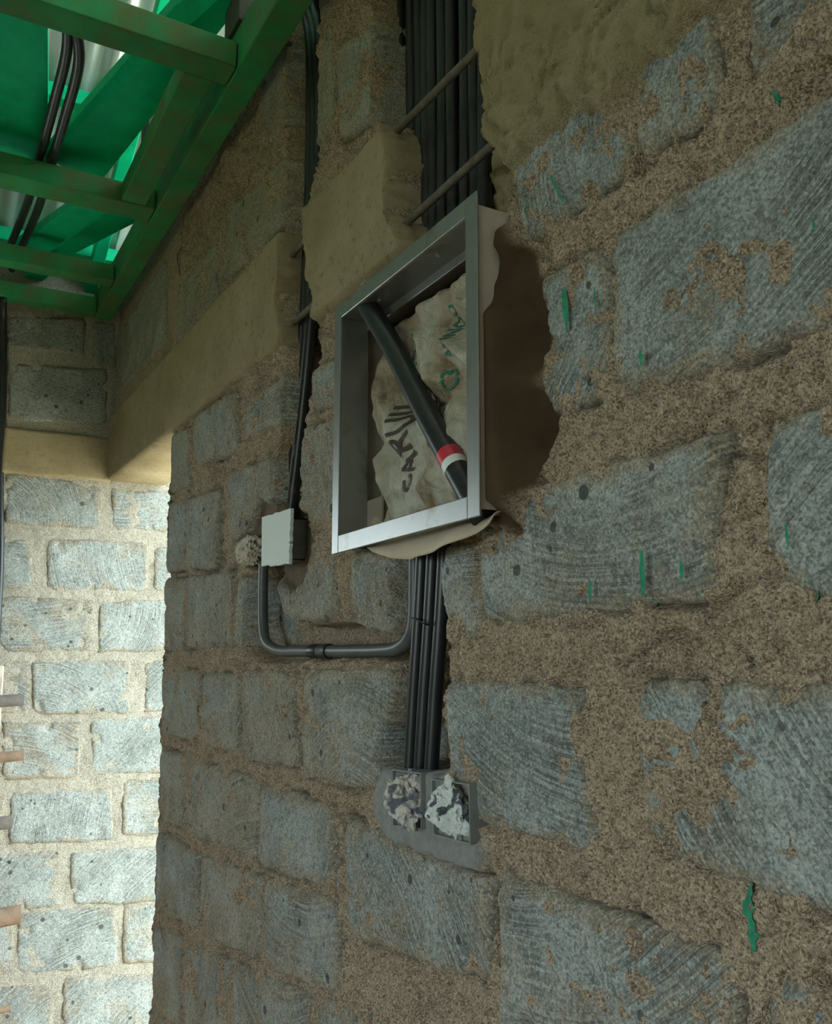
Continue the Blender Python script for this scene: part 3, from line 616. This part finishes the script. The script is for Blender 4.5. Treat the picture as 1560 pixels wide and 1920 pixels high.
MB().tube(spline([W(*q, .018) for q in U], 6), .0105, 14).build('pipe', plain('dusty_grey_conduit', (.075, .08, .08), .4, var=.25, scale=20), ue, True)
A = W(586, 1221, .018); B = W(618, 1221, .018)
MB().tube([A, A + (B-A)*.48, A + (B-A)*.5, A + (B-A)*.52, B], [.0132, .0132, .0120, .0132, .0132], 14).build('coupler', M['black'], ue, True)
for i, ((a, b), lab) in enumerate(((((795,990),(769,1452)), 'left black conduit running down to the two socket boxes'), (((815,990),(788,1456)), 'middle black conduit running down to the two socket boxes'), (((836,990),(808,1456)), 'right black conduit running down to the two socket boxes'))):
    A = W(*a, .012 + .003 * i); B = W(*b, .012 + .003 * i)
    conduit('conduit', lab, 'black conduits below the metal box', [A, A + (B-A)*.35 + np.array((.002,0,0)), A + (B-A)*.7, B])
mbw = MB(); c0 = W(779, 1160, -.002); pts = []
for k in range(40):
    t = k / 39; a = t * 2 * math.pi * 2
    pts.append(W(772 + 30 * (.5 - .5 * math.cos(a)), 1158 + 14 * (.5 - .5 * math.cos(a)), .012 - .016 * math.sin(a)))
MB().tube(pts, .0011, 6).build('binding_wire', M['wire'], None, True, label='thin wire tied round the conduits below the metal box', cat='wire')
# two fat black pipes in the roof, and the one going down the left wall
r1 = [HZ(90,-60,2.86), HZ(128,20,2.86), HZ(146,70,2.86), HZ(146,130,2.85), HZ(122,220,2.835), HZ(94,316,2.825), HZ(72,390,2.86), HZ(46,452,2.87), HZ(22,505,2.85)]
r2 = [p + np.array((.035, -.030, .012)) for p in r1]
conduit('roof_pipe', 'black pipe bending over the green cross timbers, right of the pair', 'black pipes in the roof', r1, .0125)
conduit('roof_pipe', 'black pipe bending over the green cross timbers, left of the pair', 'black pipes in the roof', r2, .0125)
a = LX(4, 560, -3.36)
conduit('conduit', 'black conduit going down the far left edge of the pale wall', None, [HZ(10,525,2.86), LX(6,560,-3.32), LX(6,620,-3.365), LX(5,760,-3.37), LX(0,900,-3.38), LX(-2,1110,-3.355), (-3.352, LX(-2,1110,-3.355)[1], .9), (-3.352, LX(-2,1110,-3.355)[1], .06)], .013)

# ------------------------------------------------------------------ the metal box with its frame
FY = -.050
db = empty('distribution_box', ((BX[0]+BX[1])/2, FY, BX[2]), label='grey metal distribution box frame standing out of the wall, without a cover', cat='box')
TILT = .030
cxb = (BX[0]+BX[1])/2
def tl(V):
    V = np.array(V, float); V[:, 2] += (V[:, 0] - cxb) * TILT; return V
def dbpart(name, mb, mat, bev=.0012, par=None):
    mb.v = [tuple(p) for p in tl(mb.v)]; return mb.build(name, M[mat], par or db, bevel=bev)
x0, x1, z0, z1 = BX; fw = .024
fr = MB()
for a, b in (((x0, FY, z0), (x0+fw, FY+.003, z1)), ((x1-fw*1.1, FY, z0), (x1, FY+.003, z1))): dbpart('frame_stile', MB().box(a, b), 'frame')
for a, b in (((x0+fw, FY, z1-fw), (x1-fw*1.1, FY+.003, z1)), ((x0+fw, FY, z0), (x1-fw*1.1, FY+.003, z0+fw*1.15))): dbpart('frame_rail', MB().box(a, b), 'frame')
t = .002; LD = .050
dbpart('inner_lip', MB().box((x0+fw-t, FY+.003, z0+fw), (x0+fw, FY+LD, z1-fw)), 'frame', .0005)
dbpart('inner_lip', MB().box((x1-fw*1.1, FY+.003, z0+fw), (x1-fw*1.1+t, FY+LD*.5, z1-fw)), 'frame', .0005)
dbpart('inner_lip', MB().box((x0+fw, FY+.003, z1-fw), (x1-fw*1.1, FY+LD, z1-fw+t)), 'frame', .0005)
dbpart('inner_lip', MB().box((x0+fw, FY+.003, z0+fw*1.15-t), (x1-fw*1.1, FY+LD*.5, z0+fw*1.15)), 'frame', .0005)
dbpart('top_ledge', MB().box((x0+fw, FY+LD-.003, z1-fw-.014), (x1-fw*1.1, FY+LD, z1-fw)), 'frame', .0006)
shell = MB().box((x0+.012, FY+.003, z0+.010), (x0+.014, .06, z1-.016)).box((x0+.012, FY+.006, z1-.018), (x1-.006, .06, z1-.016)).box((x0+.014, .058, z0+.010), (x1-.008, .06, z1-.016))
dbpart('box_shell', shell, 'boxinside', 0)
dbpart('side_panel', MB().box((x1-.008, FY+.003, z0+.010), (x1-.004, .012, z1-.016)), 'boxpaint', 0).data.name = 'side_panel'
for q in ((706,975),(700,597)):
    p = W(*q, .002); MB().tube([p, p + np.array((0, -.004, 0))], .005, 10).build('screw', M['screw'], db, False)
for f_ in (.25, .72):
    X = x0 + fw + (x1 - x0 - 2*fw) * f_; p = np.array((X, FY + .022, z1 - fw + (X - cxb) * TILT)); MB().tube([p, p - np.array((0, 0, .003))], .003, 8).build('rivet', M['screw'], db, False)
bk = MB().box((x0+fw, .0, z0+.02), (x0+fw+.05, .003, z0+.085)); dbpart('back_plate', bk, 'boxinside', 0)

# cement bag stuffed into the box
_H1 = np.random.RandomState(31).rand(16, 16); _H2 = np.random.RandomState(32).rand(40, 40)
def tin(H, u, v):
    """piecewise flat facets over a grid of random heights"""
    i = np.clip(np.floor(u).astype(int), 0, H.shape[0] - 2); j = np.clip(np.floor(v).astype(int), 0, H.shape[1] - 2); a = u - i; b = v - j
    h00, h10, h01, h11 = H[i, j], H[i+1, j], H[i, j+1], H[i+1, j+1]
    lo = h00 + a * (h10 - h00) + b * (h01 - h00); up = h11 + (1 - a) * (h01 - h11) + (1 - b) * (h10 - h11)
    return np.where(a + b < 1, lo, up)
def bag_y(X, Z, s=0):
    u = (X - (x0 + .016)) / (x1 - x0 - .038); v = (Z - (z0 + .012)) / (z1 - z0 - .045)
    e = np.minimum(np.minimum(u, 1 - u), np.minimum(v, 1 - v))
    y = .036 - .040 * sstep(0, .10, e)
    wu = u + .10 * pn(u * 4, v * 4, 71); wv = v + .10 * pn(u * 4, v * 4, 72)
    f1 = tin(_H1, 1 + wu * 7 + wv * 1.5, 1 + wv * 8 - wu * 1.0); f2 = tin(_H2, 4 + wu * 19 - wv * 4, 4 + wv * 19 + wu * 5)
    return y - (.052 * (f1 - .42) * sstep(0, .08, e) + .012 * (f2 - .5))
bx0, bx1, bz0, bz1 = x0 + .016, x1 - .022, z0 + .012, z1 - .033
gx, gz = np.meshgrid(np.linspace(0, 1, 170), np.linspace(0, 1, 170))
BXx = bx0 + (bx1 - bx0) * gx; BZz = bz0 + (bz1 - bz0) * gz
BXx = BXx + .050 * sstep(.22, 0, gz) * (1 - gx)**2
Yb = np.clip(bag_y(BXx, BZz), -.040, .055)
g = np.arange(BXx.size).reshape(BXx.shape); F = np.stack([g[:-1,:-1], g[:-1,1:], g[1:,1:], g[1:,:-1]], -1).reshape(-1, 4)
V = np.stack([BXx.ravel(), Yb.ravel(), BZz.ravel() + (BXx.ravel() - cxb) * TILT], -1)
bag = empty('cement_bag', (cxb, .02, z0 + .02), label='crumpled brown paper cement bag stuffed inside the metal box', cat='bag')
ring = np.concatenate([g[0,:-1], g[:-1,-1], g[-1,:0:-1], g[:0:-1,0]]); S = V[ring].copy(); S[:,1] = .056; nn = len(V); i = np.arange(len(ring)); j = (i+1) % len(ring)
V = np.vstack([V, S, [[cxb, .057, (z0+z1)/2]]]); F = [tuple(f) for f in F] + [(ring[b], ring[a], nn+a, nn+b) for a, b in zip(i, j)] + [(nn+b, nn+a, len(V)-1) for a, b in zip(i, j)]
F = [tuple(int(q) for q in f) for f in F]
bagb = mk('bag_body', V, F, M['bag'], bag, True)
# flap hanging out under the frame
uu = np.linspace(0, 1, 40); vv = np.linspace(0, 1, 10); UU, VV = np.meshgrid(uu, vv)
fx = -1.135 + .315 * UU; drop = .030 * np.sin(np.pi * np.clip(UU, 0, 1))**.6
fz = z0 + .012 + (fx - cxb) * TILT - VV * (drop + .012); fy = FY + .012 + .030 * (1 - VV)**2 + .012 * np.sin(UU * 7) * VV + .004 * np.sin(UU * 23) * VV
g = np.arange(UU.size).reshape(UU.shape); F = np.stack([g[:-1,:-1], g[1:,:-1], g[1:,1:], g[:-1,1:]], -1).reshape(-1, 4)
fo = mk('flap', np.stack([fx.ravel(), fy.ravel(), fz.ravel()], -1), F, M['kraft'], bag, True, label='pale paper flap hanging below the frame')
so = fo.modifiers.new('thick', 'SOLIDIFY'); so.thickness = .002
def printed(txt, p0, p1, size, mat, squeeze=1.0):
    """flat print following the paper, reading from p0 towards p1 (pixels on the bag)"""
    cu = bpy.data.curves.new('print', 'FONT'); cu.body = txt; cu.size = size; cu.fill_mode = 'FRONT'; cu.align_x = 'LEFT'; cu.resolution_u = 3; cu.offset = size * .012
    o = bpy.data.objects.new('print', cu); COL.objects.link(o); bpy.context.view_layer.update()
    me = bpy.data.meshes.new_from_object(o.evaluated_get(bpy.context.evaluated_depsgraph_get())); bpy.data.objects.remove(o)
    bm = bmesh.new(); bm.from_mesh(me); bmesh.ops.triangulate(bm, faces=bm.faces)
    for _ in range(4): bmesh.ops.subdivide_edges(bm, edges=[e for e in bm.edges if e.calc_length() > .0045], cuts=1, use_grid_fill=True)
    bmesh.ops.triangulate(bm, faces=bm.faces)
    co = np.array([v.co[:2] for v in bm.verts]); fs = [tuple(v.index for v in f.verts) for f in bm.faces]; bm.free()
    A = W(*p0, 0)[[0, 2]]; B = W(*p1, 0)[[0, 2]]; d = (B - A); L = np.linalg.norm(d); d /= L; nrm = np.array((-d[1], d[0]))
    s = L / (co[:, 0].max() + 1e-6)
    P = A + co[:, :1] * s * d + co[:, 1:2] * squeeze * nrm
    y = np.clip(bag_y(P[:, 0], P[:, 1] - (P[:, 0] - cxb) * TILT), -.040, .055) - .0025
    mk('print', np.stack([P[:, 0], y, P[:, 1]], -1), fs, M[mat], bagb, True)
printed('SARUJI', (792, 912), (777, 742), .062, 'ink')
printed('JCZC', (806, 690), (797, 628), .026, 'greenink')
printed('ANNOU', (866, 672), (862, 572), .018, 'greenink')
printed('C3', (868, 730), (864, 690), .028, 'greenink')
printed('BDMOP', (872, 838), (842, 742), .034, 'ink')
printed('SGSH', (846, 838), (820, 700), .020, 'ink')

# black pipe lying across the box
A = W(690, 575, -.030); B = W(905, 968, -.030); d = B - A
pipe = empty('pvc_pipe', tuple(A), label='thick black pipe lying diagonally across the cement bag in the box', cat='pipe')
pm = MB().tube(spline([A, A + d*.25 + np.array((.006,0,0)), A + d*.6, B], 8), .0165, 18).build('pipe', M['black'], pipe, True)
MB().tube([A + d*.755, A + d*.795], .0168, 18, caps=False).build('sticker', M['red'], pm, True, label='red sticker band')
MB().tube([A + d*.795, A + d*.822], .0169, 18, caps=False).build('sticker', M['sticker'], pm, True, label='white sticker band with small print')

# ------------------------------------------------------------------ crumpled paper
def crumple(name, label, cat, c, r, seed, mat, group=None, parent=None):
    bm = bmesh.new(); bmesh.ops.create_icosphere(bm, subdivisions=4, radius=1); rs = np.random.RandomState(seed)
    V = np.array([v.co[:] for v in bm.verts]); fs = [tuple(v.index for v in f.verts) for f in bm.faces]; bm.free()
    D = rs.normal(size=(26, 3)); D /= np.linalg.norm(D, axis=1)[:, None]; off = rs.uniform(.55, 1.0, 26)
    h = np.min(np.where(V @ D.T > .05, off / np.maximum(V @ D.T, .05), 9), axis=1); h = np.clip(h, .3, 1.15)      # facets
    n = np.abs(pn(V[:,0]*2.6 + seed, V[:,2]*2.6 + V[:,1], 81)) * .5 + np.abs(pn(V[:,0]*6, V[:,2]*6 + V[:,1]*3 + seed, 82)) * .24
    V = V * (h - n + .18)[:, None] * np.array(r) + np.array(c)
    return mk(name, V, fs, M[mat], parent, False, label=label, cat=cat, group=group)

# white cover plate over the switch box
sb = empty('switch_box', tuple(W(517, 1060, 0)), label='wall box behind a torn white board cover left of the metal frame', cat='wall box')
PY = -.034
Q = [W(491, 970, PY), W(545, 953, PY), W(541, 1058, PY), W(490, 1062, PY)]
bm_v = []; rs = random.Random(3)
def edge(a, b, n, j):
    return [a + (b - a) * k / n + (np.array((rs.uniform(-j, j), 0, rs.uniform(-j, j))) if 0 < k else 0) for k in range(n)]
out = edge(Q[0], Q[1], 8, .0015) + edge(Q[1], Q[2], 22, .004) + edge(Q[2], Q[3], 8, .002) + edge(Q[3], Q[0], 6, .0006)
n = len(out); V = out + [p + np.array((0, .006, 0)) for p in out]
MB().add(V, [tuple(range(n)), tuple(range(2*n-1, n-1, -1))] + [(i, (i+1) % n, n + (i+1) % n, n + i) for i in range(n)]).build('cover', M['white'], sb, label='torn white board')
bq = [p + np.array((0, .008, 0)) for p in Q]; ins = lambda p: p
c4 = sum(bq) / 4; xs4 = [q[0] for q in bq]; zs4 = [q[2] for q in bq]
X0, X1, Z0, Z1 = min(xs4) + .010, max(xs4) - .045, min(zs4) + .012, max(zs4) - .012
hb = MB()
hb.box((X0, PY+.008, Z0), (X0+.002, .02, Z1)).box((X1-.002, PY+.008, Z0), (X1, .02, Z1)).box((X0, PY+.008, Z0), (X1, .02, Z0+.002)).box((X0, PY+.008, Z1-.002), (X1, .02, Z1)).box((X0, .018, Z0), (X1, .02, Z1))
hb.build('back_box', M['steelbox'], sb)
p = W(470, 1036, .004); crumple('crumpled_paper', 'crumpled tan paper wad sticking out left of the white cover', 'paper', p, (.066, .03, .040), 7, 'news_tan', 'crumpled paper plugs')

# two open socket boxes plugged with newspaper
def socket(label, q, Yf, seed, mat, plabel, tilt):
    P = [W(*k, Yf) for k in q]; c = sum(P) / 4
    e = empty('socket_box', tuple(c), label=label, cat='socket box', group='open socket boxes')
    I = [p + (c - p) * .05 for p in P]; dz = np.array((0, .04, 0)); d2 = np.array((0, .036, 0))
    O2 = [p + dz for p in P]; I2 = [p + d2 for p in I]
    sh = MB().add(P + I + O2 + I2, [(0,1,5,4),(1,2,6,5),(2,3,7,6),(3,0,4,7), (0,8,9,1),(1,9,10,2),(2,10,11,3),(3,11,8,0), (4,5,13,12),(5,6,14,13),(6,7,15,14),(7,4,12,15), (12,13,14,15), (8,11,10,9)]).build('shell', M['steelbox'], e)
    for s in (0, 2):
        m_ = (I[s] + I[(s+1) % 4]) / 2; MB().box(tuple(m_ + np.array((-.005, .006, -.004))), tuple(m_ + np.array((.005, .008, .004)))).build('lug', M['steelbox'], sh)
    w = np.linalg.norm(P[1] - P[0]); h = np.linalg.norm(P[3] - P[0])
    crumple('crumpled_paper', plabel, 'paper', c + np.array((0, .004, 0)), (w * .55, .030, h * .54), seed, mat, 'crumpled paper plugs')
socket('open metal socket box with dark newspaper, left of the two', [(735,1442),(789,1449),(790,1556),(736,1549)], -.0185, 21, 'news_dark', 'dark crumpled newspaper plugging the left socket box', 0)
socket('open metal socket box with white newspaper, right of the two', [(808,1460),(880,1470),(882,1584),(812,1566)], -.0185, 22, 'news', 'white crumpled newspaper plugging the right socket box', 0)

# ------------------------------------------------------------------ rough pole with crosspieces at the left edge
pl = empty('timber_pole', tuple(LX(-2, 1900, -3.30)), label='rough timber pole with nailed crosspieces at the left edge of the bright wall', cat='pole')
pt = LX(0, 1248, -3.33); MB().box((pt[0]-.02, pt[1]-.03, .0), (pt[0]+.02, pt[1]+.012, pt[2])).build('pole', M['timber_pale'], pl, bevel=.004)
for (x, y, r, mt) in ((44,1312,.020,'timber_grey'), (44,1416,.018,'timber'), (22,1541,.022,'timber_grey'), (38,1714,.030,'timber'), (20,1890,.010,'timber')):
    p = LX(x, y, -3.285); MB().tube([p, p + np.array((.0, -.06, -.002)), p + np.array((.005, -.30, -.012)), p + np.array((.01, -.55, -.02))], [r, r*1.02, r*1.06, r], 12).build('crosspiece', M[mt], pl, True)

# ------------------------------------------------------------------ green paint strokes on the main wall
def surf(X, Z):
    p = mortar_p(X, Z)[0]
    for q, s0 in SQ[:11]:
        Q = wp(q); sd = sdpoly(X, Z, Q); p = np.maximum(p, np.where(sd > .01, s0 + .003, -1))
    return p
for (x0_, y0_, x1_, y1_, wpx) in ((1408,1655,1412,1785,20), (1228,1035,1232,1138,11), (1129,1088,1132,1132,6), (1303,1055,1304,1090,7), (1499,985,1503,1030,7), (1535,1090,1543,1140,9), (1072,545,1078,622,13), (1228,662,1229,690,8), (1050,335,1078,392,6), (1555,425,1556,445,6), (1130,545,1132,585,4), (1465,175,1470,205,11)):
    n = 14; V = []; rs = random.Random(int(x0_ + y0_))
    for k in range(n + 1):
        t = k / n; x = x0_ + (x1_ - x0_) * t; y = y0_ + (y1_ - y0_) * t; hw = wpx / 2 * (.45 + .55 * math.sin(math.pi * min(1, t * 1.1 + .05))) * rs.uniform(.7, 1.1)
        for s in (-1, 0, 1): V.append(W(x + s * hw, y))
    V = np.array(V); V[:, 1] = -surf(V[:, 0], V[:, 2]) - .0015
    mk('paint_mark', V, [(3*k+a, 3*k+a+1, 3*k+a+4, 3*k+a+3) for k in range(n) for a in (0, 1)], M['paint'], wall, True, label='short green paint stroke')
